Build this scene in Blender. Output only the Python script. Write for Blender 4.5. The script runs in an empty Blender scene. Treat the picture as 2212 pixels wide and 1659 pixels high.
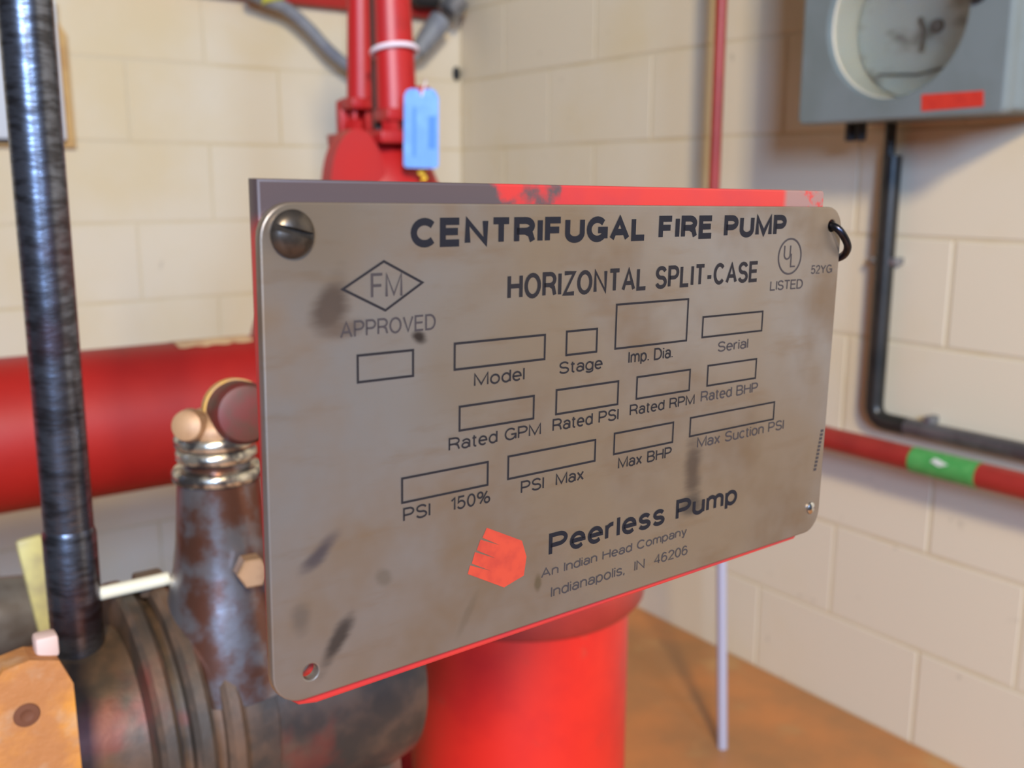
import bpy, bmesh, math, random
from mathutils import Vector, Matrix

random.seed(7)
scn = bpy.context.scene
col = scn.collection

# ------------------------------------------------------------------ camera
F_PX, W_PX = 2150.0, 2212.0
PITCH = math.atan(434.5 / F_PX)
YAW = math.radians(35.5)
EYE = 1.10
cd = bpy.data.cameras.new('camera')
cam = bpy.data.objects.new('camera', cd)
col.objects.link(cam)
cd.sensor_width = 36.0
cd.lens = F_PX / W_PX * 36.0
cd.clip_start = 0.02
cam.location = (0, 0, EYE)
cam.rotation_euler = (math.pi / 2 - PITCH, 0, -YAW)
cd.dof.use_dof = True
cd.dof.focus_distance = 0.31
cd.dof.aperture_fstop = 14.0
scn.camera = cam

# ------------------------------------------------------------------ world and lights
wd = bpy.data.worlds.new('world')
scn.world = wd
wd.use_nodes = True
bg = wd.node_tree.nodes['Background']
bg.inputs[0].default_value = (0.72, 0.80, 1.0, 1)
bg.inputs[1].default_value = 0.05

def area(name, loc, target, size, power, color, size_y=None):
    l = bpy.data.lights.new(name, 'AREA')
    l.energy = power
    l.color = color
    l.size = size
    if size_y:
        l.shape = 'RECTANGLE'
        l.size_y = size_y
    o = bpy.data.objects.new(name, l)
    col.objects.link(o)
    o.location = loc
    o.rotation_euler = (Vector(target) - Vector(loc)).to_track_quat('-Z', 'Y').to_euler()
    return o

# all behind the camera: a warm ceiling lamp (the box's grey shadow points back to it) and
# two daylight windows (blue wall, blue pipe highlight, yellow shadows left of the thin red pipe)
area('ceiling_lamp_offscreen', (-0.85, -2.3, 2.8), (1.3, 1.5, 0.8), 0.4, 190, (1.0, 0.82, 0.54))
area('window_behind_left_offscreen', (-1.95, -3.0, 2.2), (1.2, 2.0, 1.1), 0.8, 235, (0.36, 0.58, 1.0), 1.0)
area('window_behind_right_offscreen', (-0.15, -3.1, 2.2), (1.2, 2.0, 1.1), 0.6, 95, (0.36, 0.58, 1.0), 1.0)

vs = scn.view_settings
vs.view_transform = 'Standard'
vs.look = 'None'
vs.gamma = 1.0
vs.use_curve_mapping = False
vs.exposure = -0.15

# ------------------------------------------------------------------ materials
def s2l(c):
    return tuple(((v / 255) / 12.92) if v / 255 <= 0.04045 else (((v / 255) + 0.055) / 1.055) ** 2.4 for v in c)

def rgba(c):
    return (*s2l(c), 1.0)

class NT:
    """tiny helper around a node tree"""
    def __init__(self, name):
        self.m = bpy.data.materials.new(name)
        self.m.use_nodes = True
        self.t = self.m.node_tree
        self.b = self.t.nodes['Principled BSDF']
    def n(self, kind, **kw):
        nd = self.t.nodes.new(kind)
        for k, v in kw.items():
            setattr(nd, k, v)
        return nd
    def l(self, a, b):
        self.t.links.new(a, b)
    def val(self, sock, v):
        if hasattr(v, 'links') or hasattr(v, 'is_linked'):
            self.l(v, sock)
        else:
            sock.default_value = v
    def math(self, op, a, b=0.0, clamp=False):
        nd = self.n('ShaderNodeMath', operation=op, use_clamp=clamp)
        self.val(nd.inputs[0], a)
        self.val(nd.inputs[1], b)
        return nd.outputs[0]
    def mix(self, fac, a, b):
        nd = self.n('ShaderNodeMix', data_type='RGBA')
        self.val(nd.inputs[0], fac)
        self.val(nd.inputs[6], a)
        self.val(nd.inputs[7], b)
        return nd.outputs[2]
    def noise(self, vec, scale, detail=4.0, rough=0.55):
        nd = self.n('ShaderNodeTexNoise')
        if vec is not None:
            self.l(vec, nd.inputs['Vector'])
        nd.inputs['Scale'].default_value = scale
        nd.inputs['Detail'].default_value = detail
        nd.inputs['Roughness'].default_value = rough
        return nd.outputs['Fac']
    def ramp(self, fac, lo, hi):
        nd = self.n('ShaderNodeMapRange', interpolation_type='SMOOTHSTEP')
        self.val(nd.inputs[0], fac)
        nd.inputs[1].default_value = lo
        nd.inputs[2].default_value = hi
        return nd.outputs[0]
    def pos(self):
        return self.n('ShaderNodeNewGeometry').outputs['Position']
    def obj(self):
        return self.n('ShaderNodeTexCoord').outputs['Object']
    def mapping(self, vec, loc=(0, 0, 0), rot=(0, 0, 0), scale=(1, 1, 1)):
        nd = self.n('ShaderNodeMapping')
        self.l(vec, nd.inputs[0])
        nd.inputs[1].default_value = loc
        nd.inputs[2].default_value = rot
        nd.inputs[3].default_value = scale
        return nd.outputs[0]
    def bump(self, height, strength=0.3, dist=0.002):
        nd = self.n('ShaderNodeBump')
        nd.inputs['Strength'].default_value = strength
        nd.inputs['Distance'].default_value = dist
        self.l(height, nd.inputs['Height'])
        self.l(nd.outputs[0], self.b.inputs['Normal'])
    def set(self, color=None, rough=None, metal=None, spec=None):
        for k, v in (('Base Color', color), ('Roughness', rough), ('Metallic', metal), ('Specular IOR Level', spec)):
            if v is not None:
                self.val(self.b.inputs[k], v)
        return self.m

def simple(name, c, rough=0.5, metal=0.0, c2=None, scale=12.0, lo=0.4, hi=0.7, bump=0.0, bscale=60.0, spec=None):
    t = NT(name)
    if c2 is not None:
        t.set(t.mix(t.ramp(t.noise(t.pos(), scale), lo, hi), rgba(c), rgba(c2)))
    else:
        t.set(rgba(c))
    if bump:
        t.bump(t.noise(t.pos(), bscale, 5), bump)
    return t.set(None, rough, metal, spec)

M = {}

def wall_material(name, base, warm):
    t = NT(name)
    p = t.pos()
    c = t.mix(t.ramp(t.noise(p, 1.7, 5), 0.42, 0.72), rgba(base), rgba(warm))
    # small dark scuffs
    f = t.math('MULTIPLY', t.ramp(t.noise(p, 22, 3), 0.70, 0.80), 0.35)
    c = t.mix(f, c, rgba((120, 112, 96)))
    t.set(c, 0.55, 0.0, 0.35)
    t.bump(t.noise(p, 130, 5), 0.12, 0.002)
    return t.m

M['wall_back'] = wall_material('cream_block_paint', (216, 204, 178), (212, 194, 154))
M['wall_right'] = M['wall_back']
M['joint'] = simple('joint_paint', (208, 194, 162), 0.7, 0, (202, 184, 144), 6)
M['joint_back'] = M['joint']
M['floor'] = None
t = NT('rusty_concrete_floor')
p = t.pos()
c = t.mix(t.ramp(t.noise(p, 3.0, 6), 0.35, 0.68), rgba((166, 118, 72)), rgba((204, 132, 72)))
c = t.mix(t.math('MULTIPLY', t.ramp(t.noise(p, 7.0, 5), 0.55, 0.75), 0.6), c, rgba((190, 152, 96)))
t.set(c, 0.5)
t.bump(t.noise(p, 60, 5), 0.2, 0.003)
M['floor'] = t.m
M['concrete'] = simple('plinth_concrete', (130, 118, 102), 0.8, 0, (104, 90, 76), 9, bump=0.3)

def red_paint(name, c, c2, rough=0.32, scale=9.0, dirt=(70, 34, 24), dirtamt=0.5):
    t = NT(name)
    p = t.pos()
    cc = t.mix(t.ramp(t.noise(p, scale, 4), 0.4, 0.7), rgba(c), rgba(c2))
    cc = t.mix(t.math('MULTIPLY', t.ramp(t.noise(p, scale * 2.3, 6), 0.60, 0.72), dirtamt), cc, rgba(dirt))
    t.set(cc, rough)
    t.bump(t.noise(p, 90, 4), 0.08, 0.002)
    return t.m

M['red_pipe'] = red_paint('red_pipe_paint', (170, 32, 24), (156, 26, 22), 0.5, 5)
M['red_gloss'] = red_paint('red_valve_paint', (180, 28, 28), (172, 34, 36), 0.42, 8, dirtamt=0.15)
M['red_dull'] = red_paint('red_thin_pipe_paint', (158, 46, 38), (144, 40, 34), 0.42, 14, dirtamt=0.2)
M['red_riser'] = red_paint('red_riser_paint', (206, 38, 26), (192, 32, 26), 0.42, 14, (150, 70, 50), 0.35)

t = NT('worn_red_backing_paint')
o = t.obj()
sx = t.n('ShaderNodeSeparateXYZ')
t.l(o, sx.inputs[0])
nz = t.noise(o, 60, 5)
wear = t.ramp(t.math('ADD', t.math('MULTIPLY', t.math('SUBTRACT', -0.03, sx.outputs[0]), 9.0), nz), 0.50, 0.62)
wear = t.math('MULTIPLY', wear, t.ramp(sx.outputs[1], 0.118, 0.126))
chip = t.math('MULTIPLY', t.ramp(sx.outputs[0], 0.082, 0.086), t.ramp(t.noise(o, 160, 3), 0.35, 0.5))
chip = t.math('MULTIPLY', chip, t.ramp(sx.outputs[1], 0.118, 0.126))
cc = t.mix(t.ramp(t.noise(o, 30, 4), 0.4, 0.7), rgba((178, 44, 40)), rgba((166, 42, 46)))
cc = t.mix(wear, cc, rgba((74, 62, 62)))
cc = t.mix(chip, cc, rgba((134, 100, 92)))
M['backing'] = t.set(cc, 0.4)

# nameplate steel : brown grime film with shaped smudges (local millimetre positions)
t = NT('grimy_stainless_steel')
o = t.obj()
mm = t.mapping(o, scale=(1000, 1000, 0))
str_ = t.noise(t.mapping(o, rot=(0, 0, -0.6), scale=(26, 120, 1)), 1.0, 5, 0.6)
big = t.noise(o, 17, 4)
clean, tan, brown = rgba((136, 130, 124)), rgba((130, 114, 95)), rgba((114, 91, 64))
cc = t.mix(t.ramp(t.noise(o, 9, 3), 0.38, 0.62), tan, clean)
film = t.ramp(big, 0.42, 0.68)
cc = t.mix(t.math('MULTIPLY', film, 0.8), cc, brown)
cc = t.mix(t.math('MULTIPLY', t.ramp(str_, 0.52, 0.72), 0.4), cc, rgba((120, 98, 74)))
def smudge(u, v, ru, rv, ang, amt, c):
    """soft elliptical grease mark centred u,v mm from the plate's top left corner"""
    global cc
    x0, y0 = u - 116.0, 128.0 - v
    d = t.mapping(t.mapping(mm, loc=(-x0, -y0, 0)), rot=(0, 0, -math.radians(ang)))
    d = t.mapping(d, scale=(1 / ru, 1 / rv, 0))
    ln = t.n('ShaderNodeVectorMath', operation='LENGTH')
    t.l(d, ln.inputs[0])
    r = t.math('ADD', ln.outputs['Value'], t.math('MULTIPLY', t.math('SUBTRACT', str_, 0.5), 1.3))
    cc = t.mix(t.math('MULTIPLY', t.ramp(r, 1.0, 0.25), amt), cc, rgba(c))
smudge(17.5, 24.5, 6.0, 11.0, -20, 0.75, (74, 58, 48))
smudge(21.0, 31.0, 8.0, 3.0, 10, 0.5, (88, 66, 50))
smudge(43.0, 34.3, 3.4, 2.2, -20, 0.95, (50, 42, 38))
smudge(154.5, 88.0, 6.5, 15.0, 4, 0.75, (66, 54, 48))
smudge(154.5, 101.0, 8.5, 6.5, 0, 0.75, (58, 54, 52))
smudge(13.5, 86.5, 8.5, 3.4, 38, 0.85, (72, 66, 70))
smudge(17.5, 112.0, 11.0, 3.6, 56, 0.9, (62, 56, 52))
smudge(7.5, 103.0, 4.0, 6.0, 0, 0.5, (84, 78, 72))
smudge(32.0, 98.0, 3.0, 4.0, 40, 0.45, (92, 82, 66))
smudge(86.0, 112.5, 1.8, 4.0, 0, 0.6, (80, 70, 46))
smudge(60.0, 115.0, 9.0, 2.0, 60, 0.35, (96, 84, 66))
t.set(cc, t.math('ADD', 0.34, t.math('MULTIPLY', film, 0.22)), 0.62)
t.bump(t.noise(t.mapping(o, scale=(60, 900, 1)), 1.0, 3), 0.05, 0.0005)
M['plate'] = t.m

M['ink'] = simple('black_print', (22, 22, 28), 0.6, spec=0.2)
M['ink_thin'] = simple('thin_black_print', (30, 27, 29), 0.65, spec=0.2)
M['ink_faint'] = simple('worn_black_print', (56, 50, 50), 0.65, spec=0.2)
M['logo'] = simple('orange_red_print', (172, 56, 34), 0.6, 0, (158, 48, 32), 200)
M['screw'] = simple('greasy_screw_steel', (84, 76, 68), 0.33, 0.75, (50, 44, 38), 150)
M['rivet'] = simple('bright_rivet', (196, 196, 196), 0.22, 1.0)
M['wire'] = simple('dark_wire_steel', (58, 58, 68), 0.3, 0.9, (40, 36, 34), 90)

# oily black steel pipe
t = NT('black_steel_pipe')
p = t.pos()
nz = t.noise(t.mapping(p, scale=(1, 1, 3.5)), 60, 5)
cc = t.mix(t.ramp(nz, 0.4, 0.65), rgba((112, 116, 126)), rgba((72, 72, 76)))
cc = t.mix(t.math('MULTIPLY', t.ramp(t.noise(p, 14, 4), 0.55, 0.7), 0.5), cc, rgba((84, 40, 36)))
t.set(cc, t.math('ADD', 0.20, t.math('MULTIPLY', nz, 0.2)), 0.9)
t.bump(nz, 0.2, 0.002)
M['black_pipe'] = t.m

t = NT('rusty_cast_iron')
p = t.pos()
n1 = t.noise(p, 26, 6)
cc = t.mix(t.ramp(n1, 0.38, 0.66), rgba((64, 56, 48)), rgba((104, 80, 62)))
cc = t.mix(t.math('MULTIPLY', t.ramp(t.noise(p, 15, 4), 0.54, 0.68), 0.6), cc, rgba((122, 52, 42)))
t.set(cc, 0.5, 0.25)
t.bump(n1, 0.35, 0.004)
M['iron'] = t.m
t = NT('worn_fitting_steel')
p = t.pos()
n1 = t.noise(p, 40, 5)
cc = t.mix(t.ramp(n1, 0.4, 0.62), rgba((128, 124, 126)), rgba((110, 74, 60)))
t.set(cc, 0.28, 0.7)
t.bump(n1, 0.2, 0.002)
M['fitting'] = t.m
t = NT('bright_collar_steel')
p = t.pos()
n1 = t.noise(p, 75, 4)
cc = t.mix(t.ramp(n1, 0.45, 0.6), rgba((206, 198, 180)), rgba((110, 106, 104)))
t.set(cc, 0.25, 0.85)
t.bump(n1, 0.3, 0.002)
M['collar'] = t.m
M['maroon'] = simple('maroon_plug_paint', (96, 36, 32), 0.5, 0, (74, 48, 36), 60)
M['ochre'] = simple('ochre_rim', (196, 150, 60), 0.5, 0, (170, 130, 90), 80)
M['tan'] = simple('tan_knob', (176, 140, 104), 0.5, 0.2, (150, 112, 80), 60)
M['steel'] = simple('lit_edge_tone', (235, 232, 210), 0.3, 0.2)  # pale colour carries the lit look of the worn ring edge
t = NT('orange_rust')
p = t.pos()
cc = t.mix(t.ramp(t.noise(p, 22, 5), 0.38, 0.65), rgba((206, 136, 36)), rgba((160, 104, 56)))
cc = t.mix(t.math('MULTIPLY', t.ramp(t.noise(p, 55, 4), 0.5, 0.7), 0.5), cc, rgba((168, 138, 108)))
t.set(cc, 0.7)
t.bump(t.noise(p, 120, 5), 0.4, 0.003)
M['rust'] = t.m
M['rust_dark'] = simple('rust_dark', (96, 54, 30), 0.8)
M['pale_tab'] = simple('pale_tab', (196, 168, 156), 0.6)
M['lever'] = simple('pale_yellow_lever', (190, 182, 120), 0.45, 0, (160, 150, 110), 30)
M['grey_body'] = simple('grey_valve_body', (112, 106, 98), 0.5, 0.3, (90, 80, 70), 30)
M['grey_box'] = simple('grey_enclosure_paint', (116, 126, 126), 0.42, 0, (108, 118, 116), 9)
M['grey_dark'] = simple('dark_grey_fitting', (48, 50, 52), 0.5, 0.4)
M['cream_ring'] = simple('cream_gasket', (232, 218, 190), 0.45)
t = NT('chart_paper')
o = t.pos()
n1 = t.noise(t.mapping(o, scale=(1, 1.0, 2.2)), 12, 3)
cc = t.mix(t.ramp(n1, 0.5, 0.72), rgba((204, 204, 194)), rgba((148, 138, 124)))
M['chart'] = t.set(cc, 0.5)
M['chart_line'] = simple('chart_ink', (112, 100, 88), 0.6)
t = NT('window_pane')
t.b.inputs['Base Color'].default_value = (0.9, 0.95, 0.95, 1)
t.b.inputs['Transmission Weight'].default_value = 1.0
t.b.inputs['Roughness'].default_value = 0.03
t.b.inputs['IOR'].default_value = 1.1
M['glass'] = t.m
M['red_label'] = simple('red_sticker', (204, 54, 38), 0.5, 0, (192, 46, 34), 60)
M['conduit'] = simple('oily_dark_conduit', (60, 58, 54), 0.35, 0.5, (40, 42, 40), 14)
M['galv'] = simple('galvanised_conduit', (150, 150, 152), 0.35, 0.7, (120, 122, 126), 30)
M['galv_dull'] = simple('oily_galvanised_conduit', (122, 120, 120), 0.32, 0.6, (96, 92, 92), 14)
M['flex'] = simple('grey_flex_conduit', (138, 142, 146), 0.5, 0.2, (124, 128, 136), 30)
M['pole'] = simple('pale_grey_pole', (186, 188, 204), 0.35, 0.3)
M['green'] = simple('green_tape', (70, 150, 74), 0.5, 0, (86, 160, 84), 60)
M['white_tape'] = simple('white_tape_mark', (214, 220, 210), 0.5)
M['tag'] = simple('blue_card', (98, 152, 222), 0.55, 0, (112, 166, 230), 40)
M['tag_print'] = simple('blue_print', (70, 130, 220), 0.6)
M['zip'] = simple('white_nylon', (238, 226, 232), 0.4)
M['stem'] = simple('brown_stem', (104, 90, 80), 0.4, 0.6)
M['yellow'] = simple('yellow_paint_mark', (222, 178, 40), 0.5)
M['yellow_green'] = simple('yellow_green_connector', (208, 210, 80), 0.5)
M['black'] = simple('black_rubber', (28, 28, 30), 0.5)
M['board'] = simple('wood_board', (196, 158, 96), 0.6, 0, (180, 138, 80), 20)
M['panel'] = simple('white_panel', (206, 212, 216), 0.5)
M['cream_strip'] = simple('worn_cream_sticker', (222, 188, 140), 0.6, 0, (200, 150, 110), 60)

# ------------------------------------------------------------------ mesh helpers
def link(name, me, mat, parent=None, smooth=False):
    ob = bpy.data.objects.new(name, me)
    col.objects.link(ob)
    if mat is not None and not me.materials:
        me.materials.append(mat)
    if smooth:
        for pl in me.polygons:
            pl.use_smooth = True
    if parent is not None:
        ob.parent = parent
    return ob

def empty(name, loc=(0, 0, 0)):
    e = bpy.data.objects.new(name, None)
    e.empty_display_size = 0.05
    e.location = loc
    col.objects.link(e)
    return e

def tag(ob, label, cat, group=None):
    ob['label'] = label
    ob['category'] = cat
    if group:
        ob['group'] = group
    return ob

def mesh_of(bm, name):
    me = bpy.data.meshes.new(name)
    bmesh.ops.recalc_face_normals(bm, faces=bm.faces)
    bm.to_mesh(me)
    bm.free()
    return me

def split_smooth(me, deg=40):
    """smooth shading that keeps hard edges"""
    for pl in me.polygons:
        pl.use_smooth = True
    me.set_sharp_from_angle(angle=math.radians(deg))

class MB:
    def __init__(self):
        self.bm = bmesh.new()
    def box(self, c, s, bevel=0.0, seg=2, rot=None):
        r = bmesh.ops.create_cube(self.bm, size=1.0)
        vs_ = r['verts']
        for v in vs_:
            v.co = Vector((v.co.x * s[0], v.co.y * s[1], v.co.z * s[2]))
        if bevel:
            es = list({e for v in vs_ for e in v.link_edges})
            b = bmesh.ops.bevel(self.bm, geom=es, offset=bevel, segments=seg, affect='EDGES', profile=0.5)
            vs_ = list({v for f in b['faces'] for v in f.verts} | {v for v in vs_ if v.is_valid})
        m = Matrix.Translation(Vector(c))
        if rot is not None:
            m = m @ rot
        for v in vs_:
            v.co = m @ v.co
        return self
    def frame(self, a, b):
        a, b = Vector(a), Vector(b)
        d = (b - a).normalized()
        return a, d.to_track_quat('Z', 'Y').to_matrix(), (b - a).length
    def lathe(self, a, b, prof, seg=40, sx=1.0, sy=1.0, close=True):
        """profile of (distance along a->b, radius)"""
        a, R, L = self.frame(a, b)
        rings = []
        for h, r in prof:
            if r < 1e-6:
                rings.append([self.bm.verts.new(a + R @ Vector((0, 0, h)))])
            else:
                rings.append([self.bm.verts.new(a + R @ Vector((r * sx * math.cos(2 * math.pi * i / seg), r * sy * math.sin(2 * math.pi * i / seg), h))) for i in range(seg)])
        for p, q in zip(rings, rings[1:]):
            for i in range(seg):
                j = (i + 1) % seg
                if len(p) == 1 and len(q) == 1:
                    continue
                if len(p) == 1:
                    self.bm.faces.new((p[0], q[i], q[j]))
                elif len(q) == 1:
                    self.bm.faces.new((p[i], p[j], q[0]))
                else:
                    self.bm.faces.new((p[i], p[j], q[j], q[i]))
        if close:
            for rg in (rings[0], rings[-1]):
                if len(rg) > 2:
                    self.bm.faces.new(rg)
        return self
    def cyl(self, a, b, r, seg=24, bevel=0.0):
        L = (Vector(b) - Vector(a)).length
        if bevel:
            return self.lathe(a, b, [(0, r - bevel), (bevel, r), (L - bevel, r), (L, r - bevel)], seg)
        return self.lathe(a, b, [(0, r), (L, r)], seg)
    def tube(self, pts, r, seg=14, caps=True):
        pts = [Vector(p) for p in pts]
        rr = r if isinstance(r, (list, tuple)) else [r] * len(pts)
        rings = []
        up = None
        for i, p in enumerate(pts):
            d = (pts[min(i + 1, len(pts) - 1)] - pts[max(i - 1, 0)]).normalized()
            if up is None:
                up = Vector((0, 0, 1)) if abs(d.z) < 0.9 else Vector((1, 0, 0))
            x = d.cross(up).normalized()
            up = x.cross(d).normalized()
            rings.append([self.bm.verts.new(p + (x * math.cos(2 * math.pi * k / seg) + up * math.sin(2 * math.pi * k / seg)) * rr[i]) for k in range(seg)])
        for a, b in zip(rings, rings[1:]):
            for k in range(seg):
                j = (k + 1) % seg
                self.bm.faces.new((a[k], a[j], b[j], b[k]))
        if caps:
            self.bm.faces.new(rings[0])
            self.bm.faces.new(rings[-1])
        return self
    def prism(self, pts, axis, lo, hi):
        """polygon extruded along a world axis; pts are in the two other axes in order"""
        def co(p, w):
            return {0: (w, p[0], p[1]), 1: (p[0], w, p[1]), 2: (p[0], p[1], w)}[axis]
        a = [self.bm.verts.new(co(p, lo)) for p in pts]
        b = [self.bm.verts.new(co(p, hi)) for p in pts]
        self.bm.faces.new(a)
        self.bm.faces.new(b)
        n = len(pts)
        for i in range(n):
            self.bm.faces.new((a[i], a[(i + 1) % n], b[(i + 1) % n], b[i]))
        return self
    def build(self, name, mat, parent=None, smooth=True, deg=40):
        me = mesh_of(self.bm, name)
        if smooth:
            split_smooth(me, deg)
        return link(name, me, mat, parent)

def smooth_path(pts, n=8):
    """Catmull-Rom through the points"""
    P = [Vector(p) for p in pts]
    P = [P[0] * 2 - P[1]] + P + [P[-1] * 2 - P[-2]]
    out = []
    for i in range(1, len(P) - 2):
        for k in range(n):
            s = k / n
            a, b, c_, d = P[i - 1], P[i], P[i + 1], P[i + 2]
            out.append(0.5 * ((2 * b) + (c_ - a) * s + (2 * a - 5 * b + 4 * c_ - d) * s * s + (3 * b - a - 3 * c_ + d) * s ** 3))
    out.append(P[-2])
    return out

def corner_path(pts, rad, n=8):
    """polyline with rounded corners"""
    P = [Vector(p) for p in pts]
    out = [P[0]]
    for a, b, c_ in zip(P, P[1:], P[2:]):
        u = (a - b).normalized() * rad
        v = (c_ - b).normalized() * rad
        for k in range(n + 1):
            s = k / n
            out.append((b + u) * (1 - s) ** 2 + b * 2 * s * (1 - s) + (b + v) * s * s)
    out.append(P[-1])
    return out

# ------------------------------------------------------------------ room shell
WX, WY = 1.70, 2.65           # right wall plane, back wall plane
JD = 0.0014                   # joint depth behind block faces

def structure(ob):
    ob['kind'] = 'structure'
    return ob

fl = structure(MB().box((0.1, 0.6, -0.05), (3.4, 4.3, 0.1)).build('floor', M['floor'], smooth=False))
wb = structure(MB().box((0.15, WY + 0.1 + JD, 1.2), (3.3, 0.2, 2.4)).build('wall_back', M['joint_back'], smooth=False))
wr = structure(MB().box((WX + 0.1 + JD, 0.6, 1.2), (0.2, 4.3, 2.4)).build('wall_right', M['joint'], smooth=False))

block_cache = {}
def block_mesh(L, H, mat, key):
    k = (round(L, 4), round(H, 4), key)
    if k in block_cache:
        return block_cache[k]
    g, e, D = 0.0030, 0.0020, JD
    bm = bmesh.new()
    bk = [(-L / 2 + g, 0, -H / 2 + g), (L / 2 - g, 0, -H / 2 + g), (L / 2 - g, 0, H / 2 - g), (-L / 2 + g, 0, H / 2 - g)]
    fr = [(-L / 2 + g + e, -D, -H / 2 + g + e), (L / 2 - g - e, -D, -H / 2 + g + e), (L / 2 - g - e, -D, H / 2 - g - e), (-L / 2 + g + e, -D, H / 2 - g - e)]
    a = [bm.verts.new(v) for v in bk]
    b = [bm.verts.new(v) for v in fr]
    bm.faces.new(b)
    bm.faces.new(a)
    for i in range(4):
        bm.faces.new((a[i], a[(i + 1) % 4], b[(i + 1) % 4], b[i]))
    me = mesh_of(bm, 'block')
    me.materials.append(mat)
    block_cache[k] = me
    return me

def lay(lo, hi, offs, place, mat, key, parent):
    for k in range(12):
        x = lo
        j = offs[k % 2] + math.floor((lo - offs[k % 2]) / 0.4 + 1 + 1e-6) * 0.4
        while x < hi - 0.02:
            nx = min(j, hi)
            if nx - x > 0.03:
                ob = link('block', block_mesh(nx - x, 0.2, mat, key), None, parent)
                place(ob, (x + nx) / 2, 0.2 * k + 0.1)
            x = nx
            j += 0.4

def place_b(ob, s, z):
    ob.location = (s, WY + JD + random.uniform(-0.0006, 0.0006), z)
def place_r(ob, s, z):
    ob.location = (WX + JD + random.uniform(-0.0006, 0.0006), s, z)
    ob.rotation_euler = (0, 0, -math.pi / 2)
lay(-1.4, WX, (0.315, 0.115), place_b, M['wall_back'], 'b', wb)
lay(-1.0, WY, (0.21, 0.02), place_r, M['wall_right'], 'r', wr)

# ------------------------------------------------------------------ nameplate (u, v in mm from the steel plate's top left corner)
w_ = Vector((0.99791, 0.06142, -0.01997)).normalized()
h_ = Vector((0.0, 0.0043, -1.0))
h_ = (h_ - w_ * h_.dot(w_)).normalized()
yl = -h_
zl = w_.cross(yl)
O = Vector((0.086832, 0.21981, 1.095817))
base = O + w_ * 0.116 + h_ * 0.128
np_ = empty('pump_nameplate')
np_.matrix_world = Matrix(((w_.x, yl.x, zl.x, base.x), (w_.y, yl.y, zl.y, base.y), (w_.z, yl.z, zl.z, base.z), (0, 0, 0, 1)))
tag(np_, 'grimy stainless pump nameplate with black print on a worn red backing plate', 'nameplate')

def PL(u, v, z=0.0):
    return Vector(((u - 116.0) / 1000, (128.0 - v) / 1000, z))

def curve_plate(name, outer, holes, z0, z1, bev, mat, parent):
    cu = bpy.data.curves.new(name, 'CURVE')
    cu.dimensions = '2D'
    cu.fill_mode = 'BOTH'
    for lp in [outer] + holes:
        sp = cu.splines.new('POLY')
        sp.points.add(len(lp) - 1)
        for q, pt in zip(sp.points, lp):
            q.co = (pt[0], pt[1], 0, 1)
        sp.use_cyclic_u = True
    cu.extrude = (z1 - z0) / 2 - bev
    cu.bevel_depth = bev
    cu.bevel_resolution = 1
    cu.offset = -bev
    tmp = bpy.data.objects.new('tmp', cu)
    col.objects.link(tmp)
    dg = bpy.context.evaluated_depsgraph_get()
    me = bpy.data.meshes.new_from_object(tmp.evaluated_get(dg))
    bpy.data.objects.remove(tmp)
    for v in me.vertices:
        v.co.z += (z0 + z1) / 2
    me.name = name
    me.materials.clear()
    split_smooth(me, 35)
    return link(name, me, mat, parent)

def rrect(x0, y0, x1, y1, r, n=7):
    out = []
    for cx, cy, a0 in ((x1 - r, y1 - r, 0), (x0 + r, y1 - r, 90), (x0 + r, y0 + r, 180), (x1 - r, y0 + r, 270)):
        for k in range(n + 1):
            a = math.radians(a0 + 90 * k / n)
            out.append((cx + r * math.cos(a), cy + r * math.sin(a)))
    return out

def circle(cx, cy, r, n=24):
    return [(cx + r * math.cos(2 * math.pi * k / n), cy + r * math.sin(2 * math.pi * k / n)) for k in range(n)]

a_, b_ = PL(-0.5, 125.2), PL(231.7, 0)
hl = PL(10.0, 118.1)
hw = PL(225.3, 6.9)
hr = PL(225.4, 115.3)
face = curve_plate('face_plate', rrect(a_.x, a_.y, b_.x, b_.y, 0.0085),
                   [circle(hl.x, hl.y, 0.0021), circle(hw.x, hw.y, 0.0022)], -0.0030, 0.0, 0.0005, M['plate'], np_)
bk_pts = [PL(u, v) for u, v in ((0.5, -5.2), (222.6, -5.8), (223.6, -4.8), (222.0, 127.0), (220.8, 128.0), (13.0, 129.0), (8.0, 128.0), (4.0, 124.6), (2.0, 120.0), (1.7, 115.0))]
back = curve_plate('backing_plate', [(q.x, q.y) for q in bk_pts], [circle(hl.x, hl.y, 0.0038)], -0.0080, -0.0030, 0.0007, M['backing'], np_)

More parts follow.
